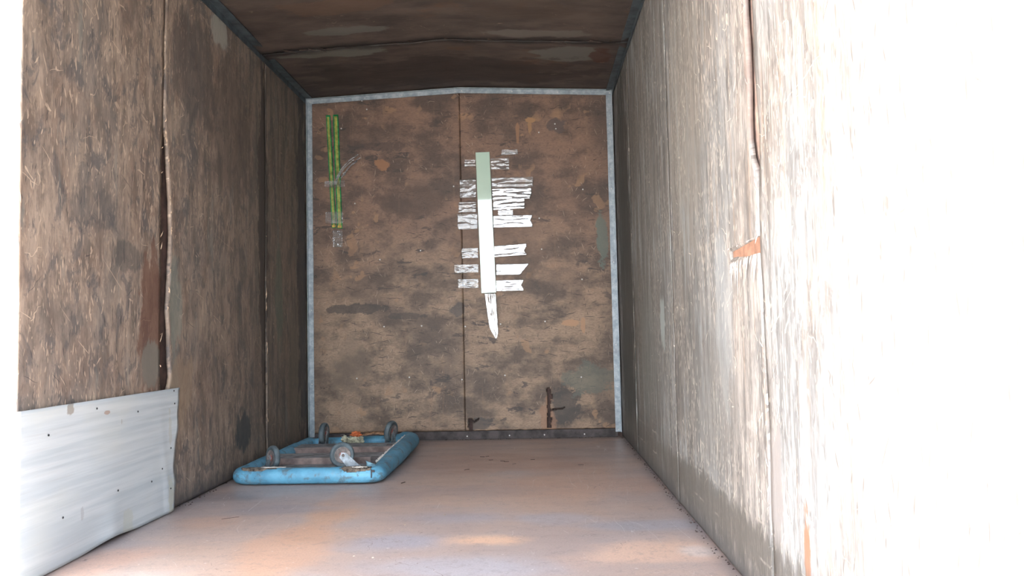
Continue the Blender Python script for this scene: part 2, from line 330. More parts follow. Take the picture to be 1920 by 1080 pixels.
def sheet_mat():
    n = NT('pale laminate sheet')
    s1 = n.noise(n.vec((1, 1.2, 34)), 1, 4, .6); s2 = n.noise(n.vec((1, 3, 130), (2, 3, 4)), 1, 3, .6)
    q = n.noise(n.vec((1, 2, 4)), 1.5, 3, .5); wob = n.noise(n.P, 30, 3, .6)
    c = n.mix(n.ss(s1, .35, .65), (0.454, 0.513, 0.544), (0.581, 0.626, 0.644))
    c = n.mix(n.mul(n.ss(s2, .5, .72), .35), c, (0.417, 0.445, 0.454))
    c = n.mix(n.mul(n.ss(q, .5, .68), .3), c, (0.581, 0.598, 0.544))
    for (ca, cb, ra, rb, col, k) in ((2.27, .445, .020, .018, (0.309, 0.272, 0.227), .8), (2.47, .415, .018, .006, (0.363, 0.254, 0.200), .8),
                                     (2.90, .30, .012, .07, (0.454, 0.445, 0.381), .5), (2.56, .375, .004, .012, (0.272, 0.227, 0.181), .5),
                                     (2.90, .06, .03, .06, (0.526, 0.536, 0.435), .6), (2.33, .13, .008, .02, (0.363, 0.381, 0.400), .6),
                                     (2.60, .04, .04, .05, (0.508, 0.526, 0.454), .5)):
        c = n.mix(n.mul(n.blob(n.y, n.z, ca, cb, ra, rb, wob), k), c, col)
    return n.out(c, .42, 0, s1, .08, .001, spec=.5)
M['sheet'] = sheet_mat()
def blue_mat():
    n = NT('blue padding cover'); P = n.P
    k = n.noise(P, 9, 4, .6); d = n.noise(P, 22, 5, .7, .5)
    c = n.mix(n.ss(k, .35, .65), (.080, .255, .385), (.125, .365, .530))
    c = n.mix(n.mul(n.ss(d, .52, .64), .75), c, (.095, .130, .140)); c = n.mix(n.mul(n.ss(n.noise(P, 14, 5, .7, .5), .55, .68), .6), c, (.17, .29, .36))
    sp = n.ss(n.noise(P, 90, 2, .5), .72, .76)
    c = n.mix(n.mul(sp, .7), c, (.03, .05, .08))
    wr = n.noise(n.vec((1, 1, 1), (4, 4, 4)), 26, 3, .5, .8)
    return n.out(c, .5, 0, wr, .35, .006, spec=.4)
M['blue'] = blue_mat()
M['flap'] = simple('blue grey torn flap', (.16, .34, .44), .5, var=.3, sc=30)
M['torn'] = simple('dirty torn lining', (.150, .125, .100), .8, var=.6, sc=45, bump=.4)
M['white_tear'] = simple('white fibre', (.70, .68, .62), .7, var=.1)
M['wood'] = simple('grey brown dolly timber', (.200, .155, .140), .75, var=.3, sc=16)
M['wood_top'] = simple('blue grey timber face', (.250, .262, .275), .7, var=.3, sc=20)
M['tyre'] = simple('grey rubber', (.085, .115, .130), .6, var=.25, sc=25)
def hub_mat():
    n = NT('rusty red hub'); k = n.noise(n.P, 90, 3, .7)
    return n.out(n.mix(n.ss(k, .50, .62), (.26, .07, .06), (.42, .38, .35)), .55, .1, k, .3, .001)
M['hub'] = hub_mat()
M['rim'] = simple('pale worn rim', (.24, .21, .20), .5, .2, var=.25, sc=60)
M['fork'] = simple('zinc fork', (.50, .58, .64), .38, .45, var=.25, sc=50)
M['fork_dark'] = simple('dull zinc fork', (.20, .23, .25), .45, .4, var=.3, sc=50)
M['rag_o'] = simple('orange cloth', (.55, .15, .05), .85, var=.3, sc=60)
M['rag_w'] = simple('dirty cream cloth', (.40, .40, .30), .85, var=.4, sc=50)
M['rag_b'] = simple('brown strap', (.26, .15, .085), .8, var=.4, sc=50)
M['board'] = simple('pale green gloss plastic', (.500, .690, .575), .06, var=.03, sc=5, bump=.02, Coat_Weight=1.0, Coat_Roughness=.03, Coat_IOR=1.75)
M['green'] = simple('green translucent plastic', (.020, .235, .075), .25, var=.25, sc=30)
M['yellow'] = simple('olive yellow tape face', (.300, .340, .075), .3, var=.35, sc=30)
M['plug'] = simple('amber plastic end', (.60, .40, .08), .3, var=.3, sc=90)
M['splinter'] = simple('dark wood splinter', (.055, .035, .028), .8, var=.3, sc=40)
M['chip'] = simple('pale wood chip', (.62, .50, .38), .8, var=.2, sc=40)
M['fibre'] = simple('torn pale veneer', (.52, .38, .26), .75, var=.35, sc=60)
M['fibre_pale'] = simple('torn bleached veneer', (.48, .44, .40), .75, var=.35, sc=60)
M['outer'] = simple('white painted body', (.62, .63, .62), .5, var=.08, sc=6)
M['sand'] = simple('pale yard ground', (.42, .36, .29), .9, var=.2, sc=3)
def tape_mat(name, dens, tint=(.86, .88, .90), fres=.20):
    n = NT(name)
    k = n.noise(n.vec((20, 20, 55)), 1, 4, .65, .8)
    w = n.noise(n.vec((9, 9, 38), (3, 1, 2)), 1, 3, .6, 1.0)
    bp = n.nd('ShaderNodeBump'); n.lk(w, bp.inputs['Height']); bp.inputs['Strength'].default_value = .35; bp.inputs['Distance'].default_value = .003
    g = n.nd('ShaderNodeBsdfAnisotropic'); n.lk(tint, g.inputs[0]); g.inputs['Roughness'].default_value = .13; n.lk(bp.outputs[0], g.inputs['Normal'])
    t = n.nd('ShaderNodeBsdfTransparent'); n.lk((.93, .93, .92), t.inputs[0])
    d = n.nd('ShaderNodeBsdfDiffuse'); n.lk((.62, .62, .62), d.inputs[0])
    m1 = n.nd('ShaderNodeMixShader'); n.lk(n.ss(k, .42, .66, dens*.25, dens), m1.inputs[0]); n.lk(t.outputs[0], m1.inputs[1]); n.lk(d.outputs[0], m1.inputs[2])
    m2 = n.nd('ShaderNodeMixShader'); n.lk(fres, m2.inputs[0]); n.lk(m1.outputs[0], m2.inputs[1]); n.lk(g.outputs[0], m2.inputs[2])
    o = n.nd('ShaderNodeOutputMaterial'); n.lk(m2.outputs[0], o.inputs[0])
    return n.m
M['tape_clear'] = tape_mat('clear adhesive tape', .22, fres=.06)
M['tape_shred'] = tape_mat('bunched clear tape', .9, fres=.25)
M['tape_thick'] = tape_mat('layered clear tape', .35, fres=.30)

# ---------------- mesh helpers ----------------
def link(name, me, mat=None, parent=None, smooth=False):
    o = bpy.data.objects.new(name, me); COL.objects.link(o)
    if mat is not None and not me.materials: me.materials.append(mat)
    if parent is not None: o.parent = parent
    if smooth:
        for p in me.polygons: p.use_smooth = True
    return o
def obj(name, bm, mat, parent=None, smooth=False):
    bmesh.ops.recalc_face_normals(bm, faces=bm.faces[:])
    me = bpy.data.meshes.new(name); bm.to_mesh(me); bm.free()
    return link(name, me, mat, parent, smooth)
def tag(o, label=None, cat=None, group=None, kind=None):
    if label: o['label'] = label
    if cat: o['category'] = cat
    if group: o['group'] = group
    if kind: o['kind'] = kind
    return o
def empty(name, loc=(0, 0, 0)):
    o = bpy.data.objects.new(name, None); COL.objects.link(o); o.location = loc; o.empty_display_size = .05; return o
def box(bm, a, b, mat=None, bev=0.0):
    r = bmesh.ops.create_cube(bm, size=1); vs = r['verts']
    c = [(a[i]+b[i])/2 for i in range(3)]; s = [abs(b[i]-a[i]) for i in range(3)]
    for v in vs: v.co = Vector((c[i]+v.co[i]*s[i] for i in range(3)))
    if mat is not None:
        for v in vs: v.co = mat @ v.co
    if bev > 0:
        es = list({e for v in vs for e in v.link_edges})
        bmesh.ops.bevel(bm, geom=es, offset=bev, segments=2, affect='EDGES')
    return bm
def B_():
    return bmesh.new()
def nz(x, y=0, z=0): return noise.noise(Vector((x, y, z)))
def grid(bm, fn, nu, nv, keep=None):
    vs = [[bm.verts.new(fn(i/nu, j/nv)) for j in range(nv+1)] for i in range(nu+1)]
    for i in range(nu):
        for j in range(nv):
            if keep is None or keep((i+.5)/nu, (j+.5)/nv): bm.faces.new((vs[i][j], vs[i+1][j], vs[i+1][j+1], vs[i][j+1]))
    for v in [v for v in bm.verts if not v.link_faces]: bm.verts.remove(v)
def sheet_solid(name, bm, mat, parent, th, want, smooth=False):
    """grid faces whose normals are turned to `want`, thickened away from it"""
    me = bpy.data.meshes.new(name)
    bm.normal_update()
    s = sum((f.normal.dot(Vector(want)) for f in bm.faces))
    if s < 0: bmesh.ops.reverse_faces(bm, faces=bm.faces[:])
    bm.to_mesh(me); bm.free()
    o = link(name, me, mat, parent, smooth)
    md = o.modifiers.new('thickness', 'SOLIDIFY'); md.thickness = th; md.offset = -1; md.use_even_offset = False
    return o
def lathe(bm, prof, seg=32, M4=None):
    rings = []
    for (r, h) in prof:
        rings.append([bm.verts.new((M4 or Matrix()) @ Vector((r*math.cos(2*math.pi*k/seg), r*math.sin(2*math.pi*k/seg), h))) for k in range(seg)])
    for a, b in zip(rings, rings[1:]):
        for k in range(seg): bm.faces.new((a[k], a[(k+1) % seg], b[(k+1) % seg], b[k]))
    bm.faces.new(rings[0][::-1]); bm.faces.new(rings[-1])
def tube(bm, pts, rad, seg=14, closed=False, up=Vector((0, 0, 1))):
    n = len(pts); rings = []
    for i, p in enumerate(pts):
        a = pts[(i-1) % n] if closed or i else pts[0]; b = pts[(i+1) % n] if closed or i < n-1 else pts[-1]
        t = (b-a).normalized(); s = t.cross(up)
        s = s.normalized() if s.length > 1e-4 else Vector((1, 0, 0)); q = s.cross(t)
        r = rad(i) if callable(rad) else rad
        ring = []
        for k in range(seg):
            an = 2*math.pi*k/seg; rr = r(an) if callable(r) else r
            ring.append(bm.verts.new(p+s*math.cos(an)*rr+q*math.sin(an)*rr))
        rings.append(ring)
    m = n if closed else n-1
    for i in range(m):
        a, b = rings[i], rings[(i+1) % n]
        for k in range(seg): bm.faces.new((a[k], a[(k+1) % seg], b[(k+1) % seg], b[k]))
    if not closed: bm.faces.new(rings[0][::-1]); bm.faces.new(rings[-1])
def screw_mesh():
    bm = B_(); lathe(bm, [(.0045, 0), (.0045, .0012), (.0032, .0024), (.0012, .0020)], 10)
    bmesh.ops.recalc_face_normals(bm, faces=bm.faces[:])
    me = bpy.data.meshes.new('screw'); bm.to_mesh(me); bm.free(); me.materials.append(M['screw']); return me
SCREW = screw_mesh()
NAIL = SCREW.copy(); NAIL.materials.clear(); NAIL.materials.append(M['nail'])
def put_screw(parent, loc, normal, name='screw', me=None, s=1.0):
    o = bpy.data.objects.new(name, me or SCREW); COL.objects.link(o); o.parent = parent
    o.location = loc; o.rotation_euler = Vector(normal).to_track_quat('Z', 'Y').to_euler(); o.scale = (s, s, s); return o

# ---------------- outside ground and the body shell ----------------
bm = B_(); grid(bm, lambda u, v: Vector((-30+60*u, -45+60*v, -.95+.03*nz(u*40, v*40))), 40, 40)
tag(obj('ground', bm, M['sand'], smooth=True), 'pale bare yard ground behind the open cargo box', kind='structure')

def slab(name, a, b, mat, label):
    bm = B_(); box(bm, a, b); o = obj(name, bm, mat); tag(o, label, kind='structure'); return o
wall_left = slab('wall_left', (-.055, Y0, 0), (-WT-.004, D+.04, H+.02), M['backing'], 'scratched brown plywood left wall of the cargo box')
wall_right = slab('wall_right', (W+WT+.004, Y0, 0), (W+.055, D+.04, H+.02), M['backing_right'], 'weathered pale grey plywood right wall of the cargo box')
wall_back = slab('wall_back', (-.055, D+WT+.004, -.03), (W+.055, D+.055, H+.10), M['backing'], 'reddish brown plywood front bulkhead at the end of the box')
floor = slab('floor', (-.055, Y0, -.03), (W+.055, D+.055, 0), M['floor'], 'worn pinkish brown and blue-grey painted cargo floor')

def roof_z(x): return H+AP*(1-abs(x-W/2)/(W/2))
ceiling = None
bm = B_()
for (x0, x1) in ((-.055, W/2), (W/2, W+.055)):
    vs = [bm.verts.new((x, y, roof_z(x)+dz)) for dz in (.018, .06) for (x, y) in ((x0, Y0), (x1, Y0), (x1, D+.055), (x0, D+.055))]
    for f in ((0, 1, 2, 3), (4, 5, 6, 7), (0, 1, 5, 4), (2, 3, 7, 6), (0, 3, 7, 4), (1, 2, 6, 5)): bm.faces.new([vs[k] for k in f])
ceiling = tag(obj('ceiling', bm, M['backing']), 'dark brown plywood roof lining of the cargo box', kind='structure')

# ---------------- plywood panels: left ----------------
def rag(seed, amp, fr=9): return lambda z: amp*(nz(z*fr, seed)+.5*nz(z*fr*3.1, seed+5)+.25*nz(z*fr*9, seed+9))
def lerp_table(tab):
    def f(z):
        if z <= tab[0][0]: return tab[0][1]
        for (a, va), (b, vb) in zip(tab, tab[1:]):
            if z <= b: return va+(vb-va)*(z-a)/(b-a)
        return tab[-1][1]
    return f
def side_panel(parent, mat, X, sgn, e0, e1, zt=H, zb=.006, dz=.012, seed=0, bow=.004, rows=()):
    bm = B_()
    nv = int((zt-zb)/dz)
    zs = sorted([zb+(zt-zb)*k/nv for k in range(nv+1)]+list(rows)); nv = len(zs)-1
    def fn(u, v):
        z = zs[round(v*nv)]; a, b = e0(z), e1(z); y = a+(b-a)*u
        out = bow*(nz(y*1.7, z*1.3, seed)*.6+nz(y*9, z*2.5, seed)*.25)
        ed = min(u, 1-u); curl = .003*math.exp(-ed*60)*(.5+nz(z*6, seed+3))      # lifted edges
        return Vector((X+sgn*(abs(out)*.4+curl), y, z))
    grid(bm, fn, 56, nv)
    return sheet_solid('plywood_panel', bm, mat, parent, WT, (sgn, 0, 0), True)
# the torn joint about 2.87 m in: panel edge and ragged torn far edge
jl = [(0, 2.852), (.45, 2.850), (.55, 2.846), (1.3, 2.852), (1.6, 2.870), (2.2, 2.884)]
jr = [(0, 2.905), (.42, 2.900), (.50, 2.925), (.66, 2.915), (.75, 2.900), (.95, 2.925), (1.05, 2.930), (1.20, 2.920), (1.33, 2.905), (1.45, 2.880), (1.6, 2.875), (2.2, 2.888)]
k1, k2 = rag(1, .004), rag(2, .007); k3, k4 = rag(3, .003), rag(4, .004)
L1, L2 = lerp_table(jl), lerp_table(jr)
side_panel(wall_left, M['left'], 0, 1, lambda z: 1.735, lambda z: L1(z)+k1(z), seed=1)
L3 = lerp_table([(0, 3.978), (.9, 3.970), (1.2, 3.985), (2.2, 3.985)]); L4 = lerp_table([(0, 4.000), (.5, 3.998), (.9, 3.985), (1.2, 3.992), (2.2, 3.990)])
side_panel(wall_left, M['left'], 0, 1, lambda z: L2(z)+k2(z), lambda z: L3(z)+k3(z), seed=2)
side_panel(wall_left, M['left'], 0, 1, lambda z: L4(z)+k4(z), lambda z: D-.002+min(0, k3(z+4)), seed=3, bow=.006)
side_panel(wall_left, M['left'], 0, 1, lambda z: Y0, lambda z: 1.730, seed=4)
# ---------------- plywood panels: right (gap widens, slot torn open at 0.83 m) ----------------
r1 = lerp_table([(0, 1.775), (.3, 1.765), (.55, 1.765), (.8, 1.780), (.95, 1.768), (1.05, 1.752), (1.30, 1.768), (1.45, 1.765), (2.2, 1.78)])
r2 = [(0, 1.783), (.40, 1.775), (.60, 1.781), (.812, 1.792), (.814, 2.045), (.850, 2.048), (.852, 1.792), (.95, 1.785), (1.00, 1.790), (1.04, 1.822), (1.09, 1.836), (1.25, 1.826), (1.45, 1.832), (2.2, 1.838)]
R2 = lerp_table(r2); k5, k6 = rag(11, .004), rag(12, .004)
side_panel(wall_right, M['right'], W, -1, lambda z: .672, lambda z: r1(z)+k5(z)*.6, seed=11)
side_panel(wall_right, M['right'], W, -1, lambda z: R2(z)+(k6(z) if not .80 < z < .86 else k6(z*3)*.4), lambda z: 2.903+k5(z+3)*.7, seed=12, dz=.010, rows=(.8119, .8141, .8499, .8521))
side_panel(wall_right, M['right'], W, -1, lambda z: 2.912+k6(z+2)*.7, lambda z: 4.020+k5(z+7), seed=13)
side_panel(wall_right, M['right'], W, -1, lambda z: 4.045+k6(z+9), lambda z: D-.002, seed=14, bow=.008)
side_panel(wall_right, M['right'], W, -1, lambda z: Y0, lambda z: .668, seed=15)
bm = B_(); box(bm, (W+.006, 1.74, .80), (W+WT+.004, 2.10, .87)); obj('batten', bm, M['batten'], wall_right)
# torn fibres hanging round the slot and the joints
def fibres(parent, mat, X, sgn, items, seed):
    rnd = random.Random(seed); bm = B_()
    for (y, z, ln, w, lean) in items:
        a = Vector((X+sgn*.001, y-w/2, z)); b = Vector((X+sgn*.001, y+w/2, z)); t = Vector((X+sgn*(.004+rnd.random()*.006), y+lean, z+ln))
        c = Vector((X+sgn*.006, y, z+ln*.3))
        vs = [bm.verts.new(p) for p in (a, b, t, c)]
        for f in ((0, 1, 3), (1, 2, 3), (2, 0, 3), (0, 2, 1)): bm.faces.new([vs[k] for k in f])
    o = obj('splinters', bm, mat, parent); o['kind'] = 'stuff'; return o
rnd = random.Random(5)
it = [(1.81+.24*rnd.random(), .851, -.002-.006*rnd.random(), .003, .004*rnd.uniform(-1, 1)) for _ in range(14)]
it += [(1.81+.24*rnd.random(), .813, -.02-.05*rnd.random(), .005, .006*rnd.uniform(-1, 1)) for _ in range(22)]
it += [(R2(z)+.004, z, rnd.uniform(-.05, .05), .005, rnd.uniform(-.004, .01)) for z in [rnd.uniform(.05, 1.9) for _ in range(22)]]
fibres(wall_right, M['fibre_pale'], W, -1, it, 3)
it = [(L2(z)+.002, z, rnd.uniform(-.05, .05), .006, rnd.uniform(-.012, .004)) for z in [rnd.uniform(.1, 1.5) for _ in range(16)]]
it += [(L1(z)-.002, z, rnd.uniform(-.04, .04), .005, rnd.uniform(-.002, .008)) for z in [rnd.uniform(.5, 1.9) for _ in range(8)]]
it += [(L4(z)+.002, z, rnd.uniform(-.05, .05), .006, rnd.uniform(-.01, .004)) for z in [rnd.uniform(.1, 1.3) for _ in range(8)]]
fibres(wall_left, M['fibre'], 0, 1, it, 4)
# ---------------- bulkhead panels ----------------
def back_panel(e0, e1, seed, keep=None):
    bm = B_()
    def fn(u, v):
        z = .050+.004*nz(u*6, seed)+(v*1.0)*(1) ; x0, x1 = e0, e1
        x = x0+(x1-x0)*u
        if 0 < u < 1: pass
        top = roof_z(x); z = .052+.003*nz(x*30, seed)*(1-v)+(top-.052)*v
        k = rag(seed+2, .0012, 12)(z) if (u == 0 and e0 > .5) or (u == 1 and e1 < 1.5) else 0
        return Vector((x+k, D-.002*abs(nz(x*2, z*2, seed)), z))
    grid(bm, fn, *((180, 320, keep) if keep else (90, 170)))
    return sheet_solid('plywood_panel', bm, M['bulk'], wall_back, WT, (0, -1, 0), True)
pl = back_panel(0.002, .9535, 21)
def kp(u, v):
    x = .9565+(W-.0585-.9)*u*1.0; x = .9565+(1.898-.9565)*u; z = .052+2.08*v
    j = .010*nz(x*40, z*40, 3)+.006*nz(x*90, z*90, 7)
    if abs(x-.985+j) < .012 and z < .125+j*2: return False              # broken notch beside the joint
    if z < .125 and .99 < x < 1.04 and abs(z-.105-.25*(x-.99)+j) < .006: return False
    if abs(x-1.462+j*.8) < .008+.010*max(0, .30-z)*2 and .06 < z < .30: return False   # long split
    if abs(z-.165-.12*(x-1.46)+j*.6) < .0045 and 1.462 < x < 1.56: return False
    if abs(z-.245-.1*(x-1.46)) < .012 and 1.462 < x < 1.485: return False
    return True
pr = back_panel(.9565, 1.898, 22, kp)
for (x, z) in ((.35, 2.09), (.38, 2.035), (.47, .69), (.70, .69), (.22, 1.92), (.23, 1.64), (.91, 1.54), (.94, .36), (.30, .38), (.62, .38), (.45, 1.10), (.70, 1.15), (.30, 1.45)):
    put_screw(pl, (x, D-.0035, z), (0, -1, 0))
for (x, z) in ((1.54, 1.91), (1.545, 1.88), (1.44, 1.86), (1.43, 1.33), (1.44, 1.14), (.965, .68), (1.18, .69), (1.20, .38), (1.45, .70), (1.70, 1.50), (1.68, .95), (1.66, .36)):
    put_screw(pr, (x, D-.0035, z), (0, -1, 0))
# ---------------- ceiling panels ----------------
def ceil_panel(y0f, y1f, seed, nu=72, nvv=60):
    bm = B_()
    def fn(u, v):
        x = .001+(W-.002)*u; y = y0f(x)+(y1f(x)-y0f(x))*v
        joint = math.exp(-((y-3.92)/.16)**2)
        wav = .5+.5*nz(x*2.3, 1.7)
        z = roof_z(x)-.004-.016*joint*wav-.0035*abs(nz(x*6, y*3, seed))-.010*math.exp(-((y-3.92)/.05)**2)*max(0, nz(x*7, seed))
        return Vector((x, y, z))
    grid(bm, fn, nu, nvv)
    return sheet_solid('plywood_panel', bm, M['ceil'], ceiling, .008, (0, 0, -1), True)
q1 = lambda x: 3.915+.006*nz(x*5, 31)+.004*nz(x*21, 33)
q2 = lambda x: 3.922+.012*max(0, nz(x*2.2+.4, 35)+.25)+.004*nz(x*23, 37)
ceil_panel(q2, lambda x: D+.006, 41)
ceil_panel(lambda x: 2.80, q1, 42)
ceil_panel(lambda x: 1.68, lambda x: 2.795, 43, 40, 30)
ceil_panel(lambda x: Y0, lambda x: 1.675, 44, 40, 30)
# wood splinters hanging along the ceiling joint
bm = B_()
for k in range(26):
    x = rnd.choice((rnd.uniform(.1, .5), rnd.uniform(1.45, 1.85), rnd.uniform(.5, 1.2))); y = 3.905+rnd.uniform(-.03, .01); z = roof_z(x)-.022
    l = rnd.uniform(.015, .07)
    vs = [bm.verts.new(p) for p in ((x, y, z), (x+.004, y+.004, z), (x+l, y+rnd.uniform(-.01, .01), z-rnd.uniform(.001, .012)), (x, y, z+.004))]
    for f in ((0, 1, 2), (0, 2, 3), (1, 3, 2), (0, 3, 1)): bm.faces.new([vs[i] for i in f])
o = obj('splinters', bm, M['splinter'], ceiling); o['kind'] = 'stuff'

# ---------------- trims ----------------
def angle_trim(name, verts_fn, mat, label):
    bm = B_(); verts_fn(bm); o = obj(name, bm, mat); return tag(o, label, kind='structure')
def wobble_bar(bm, p0, p1, ax_a, ax_b, wa, wb, n=30, seed=0, amp=.0015):
    """bar of section wa x wb running p0 to p1, slightly dented"""
    ax_a, ax_b = Vector(ax_a), Vector(ax_b); rings = []
    for i in range(n+1):
        t = i/n; p = Vector(p0).lerp(Vector(p1), t)
        d = amp*nz(t*9, seed); e = amp*nz(t*13, seed+4)
        rings.append([bm.verts.new(p+ax_a*(ca*wa+(d if ca else 0))+ax_b*(cb*wb+(e if cb else 0))) for ca, cb in ((0, 0), (1, 0), (1, 1), (0, 1))])
    for a, b in zip(rings, rings[1:]):
        for k in range(4): bm.faces.new((a[k], a[(k+1) % 4], b[(k+1) % 4], b[k]))
    bm.faces.new(rings[0][::-1]); bm.faces.new(rings[-1])
# left and right ceiling angles (two legs each)
def fa(bm):
    wobble_bar(bm, (.003, Y0, H-.012), (.003, D-.004, H-.012), (1, 0, 0), (0, 0, -1), .004, .030, 60, 1)
    wobble_bar(bm, (.003, Y0, H-.012), (.003, D-.004, H-.012), (1, 0, 0), (0, 0, 1), .045, .004, 60, 2)
angle_trim('trim_1', fa, M['darkangle'], 'dark steel angle between left wall and roof lining')
def fb(bm):
    wobble_bar(bm, (W-.003, Y0, H-.012), (W-.003, D-.004, H-.012), (-1, 0, 0), (0, 0, -1), .004, .028, 60, 3)
    wobble_bar(bm, (W-.003, Y0, H-.012), (W-.003, D-.004, H-.012), (-1, 0, 0), (0, 0, 1), .040, .004, 60, 4)
angle_trim('trim_2', fb, M['darkangle'], 'dark steel angle between right wall and roof lining')
TW = .031
def fc(bm):
    wobble_bar(bm, (.008, D-.003, .03), (.008, D-.003, H-.012), (1, 0, 0), (0, -1, 0), TW, .003, 60, 5)
    wobble_bar(bm, (.008, D-.003, .03), (.008, D-.003, H-.012), (1, 0, 0), (0, -1, 0), .003, .028, 60, 6)
t3 = angle_trim('trim_3', fc, M['galv'], 'galvanised angle up the left edge of the bulkhead')
def fd(bm):
    wobble_bar(bm, (W-.008, D-.003, .03), (W-.008, D-.003, H-.012), (-1, 0, 0), (0, -1, 0), TW+.004, .003, 60, 7)
    wobble_bar(bm, (W-.008, D-.003, .03), (W-.008, D-.003, H-.012), (-1, 0, 0), (0, -1, 0), .003, .028, 60, 8)
t4 = angle_trim('trim_4', fd, M['galv'], 'galvanised angle up the right edge of the bulkhead')
def fe(bm):
    a, b = Vector((.004, D-.007, H-.012)), Vector((W/2, D-.007, H+AP-.012))
    wobble_bar(bm, a, b, (0, 0, -1), (0, -1, 0), .030, .003, 40, 9); wobble_bar(bm, a, b, (0, 0, -1), (0, -1, 0), .003, .024, 40, 10)
t5 = angle_trim('trim_5', fe, M['galv'], 'galvanised angle along the sloping top left edge of the bulkhead')
def ff(bm):
    a, b = Vector((W/2, D-.0075, H+AP-.012)), Vector((W-.004, D-.0075, H-.010))
    wobble_bar(bm, a, b, (0, 0, -1), (0, -1, 0), .030, .003, 40, 11); wobble_bar(bm, a, b, (0, 0, -1), (0, -1, 0), .003, .024, 40, 12)
t6 = angle_trim('trim_6', ff, M['galv'], 'galvanised angle along the top right edge of the bulkhead')
for z in (.35, .80, 1.30, 1.75, 2.03): put_screw(t3, (.026, D-.0065, z), (0, -1, 0), s=.8)
for z in (.045, .30, .55, 1.05, 1.50, 1.62, 1.90): put_screw(t4, (W-.026, D-.0065, z), (0, -1, 0), s=.8)
for x in (.03, .37, .60, .93): put_screw(t5, (x, D-.0105, roof_z(x)-.030), (0, -1, 0), s=.9)
for x in (.97, 1.28, 1.56, 1.88): put_screw(t6, (x, D-.011, roof_z(x)-.028), (0, -1, 0), s=.9)
# kick strip along the bottom of the bulkhead
def fk(bm): wobble_bar(bm, (.03, D+.004, 0.001), (W-.03, D+.004, 0.001), (0, 0, 1), (0, -1, 0), .048, .009, 60, 14, .002)
t7 = angle_trim('trim_7', fk, M['kick'], 'dark kick strip along the foot of the bulkhead')
for x in (.965, 1.22, 1.43, 1.67): put_screw(t7, (x, D-.0065, .020), (0, -1, 0), s=1.0)
# rear opening posts and header of the body
def post(x0, x1, name, lab):
    bm = B_(); box(bm, (x0, Y0-.05, -.10), (x1, Y0-.001, H+.12), bev=.004); tag(obj(name, bm, M['outer']), lab, kind='structure')
post(-.10, -.002, 'trim_8', 'white rear corner post at the left of the opening')
post(W+.002, W+.10, 'trim_9', 'white rear corner post at the right of the opening')
bm = B_(); box(bm, (-.002, Y0-.05, H+.05), (W+.002, Y0-.001, H+.12), bev=.004); tag(obj('trim_10', bm, M['outer']), 'white rear header above the opening', kind='structure')

# ---------------- laminate sheet nailed to the left wall ----------------
bm = B_()
def fs(u, v):
    z0 = .003+.012*math.exp(-((u-.792)/.05)**2); zt = .467-.010*u
    z = z0+(zt-z0)*v
    y1 = 2.925+.055*v**1.6+.006*math.sin(v*11)+.004*nz(v*9, 3)
    y = .9+(y1-.9)*u
    x = .010+.006*(nz(y*3, z*4, 6)+.6)+.010*math.exp(-((y-2.50)/.07)**2-((z-.0)/.12)**2)+.006*max(0, u-.96)/.04*(.5+nz(v*7, 2))
    x += .004*math.exp(-((y-2.87+.15*(z-.1))/.02)**2)*(1-v)
    return Vector((x, y, z))
grid(bm, fs, 150, 40)
sheet = sheet_solid('laminate_sheet', bm, M['sheet'], None, .003, (1, 0, 0), True)
tag(sheet, 'pale blue-white laminate sheet nailed along the foot of the left wall', 'sheet')
for (y, z) in ((2.161, 0.384), (2.651, 0.399), (2.92, 0.449), (2.925, 0.401), (2.402, 0.434), (2.896, 0.239), (2.83, 0.174), (2.897, 0.09), (2.752, 0.143), (2.528, 0.157), (2.228, 0.141)): put_screw(sheet, (.0185+.003*nz(y*3, z*4), y, z), (1, 0, 0), 'nail', NAIL, .75)

# ---------------- furniture dolly, wheels up ----------------
dl = empty('furniture_dolly', (.39, 3.95, 0)); DO = Vector((.39, 3.95, 0))
tag(dl, 'upside-down furniture dolly with blue padded edges and four grey caster wheels', 'dolly')
def dobj(name, bm, mat, parent=dl, smooth=False):
    if parent is dl:
        for v in bm.verts: v.co -= DO
    return obj(name, bm, mat, parent, smooth)
def ring_path():
    c = [(.078, 3.405, .038), (.688, 3.392, .038), (.682, 4.430, .047), (.100, 4.410, .036)]; rr = (.050, .045, .070, .05); P = []
    for i, p in enumerate(c):
        p = Vector(p); a = Vector(c[i-1]); b = Vector(c[(i+1) % 4]); da = (a-p).normalized(); db = (b-p).normalized(); r = rr[i]
        s, e = p+da*r, p+db*r
        for k in range(9):
            t = k/8; P.append(s*(1-t)**2+p*2*t*(1-t)+e*t*t)
        L = (b-p).length-r-rr[(i+1) % 4]; m = int(L/.025)
        e2 = b-db*rr[(i+1) % 4]
        for k in range(1, m): P.append(e.lerp(e2, k/m))
    return P
RP = ring_path()
def ring_rad(i):
    p = RP[i]; base = .0365
    if p.y > 4.38 and p.x < .60: base = .030                       # squashed back rail
    if p.x < .12 and p.y > 3.6: base = .036+.004*nz(p.y*4)
    if p.x > .62 and p.y > 3.45: base = .037+.008*min(1, (p.y-3.45)/.4)
    def f(an):
        w = .0022*nz(p.x*16, p.y*16, math.cos(an)*2)+.0014*nz(p.x*42, p.y*42, math.sin(an)*3)
        return base+w-.0035*max(0, -math.sin(an))**2
    return f
bm = B_(); tube(bm, RP, ring_rad, 28, closed=True)
for v in bm.verts: v.co.z = max(v.co.z, .0015)
padding = dobj('padding', bm, M['blue'], smooth=True)
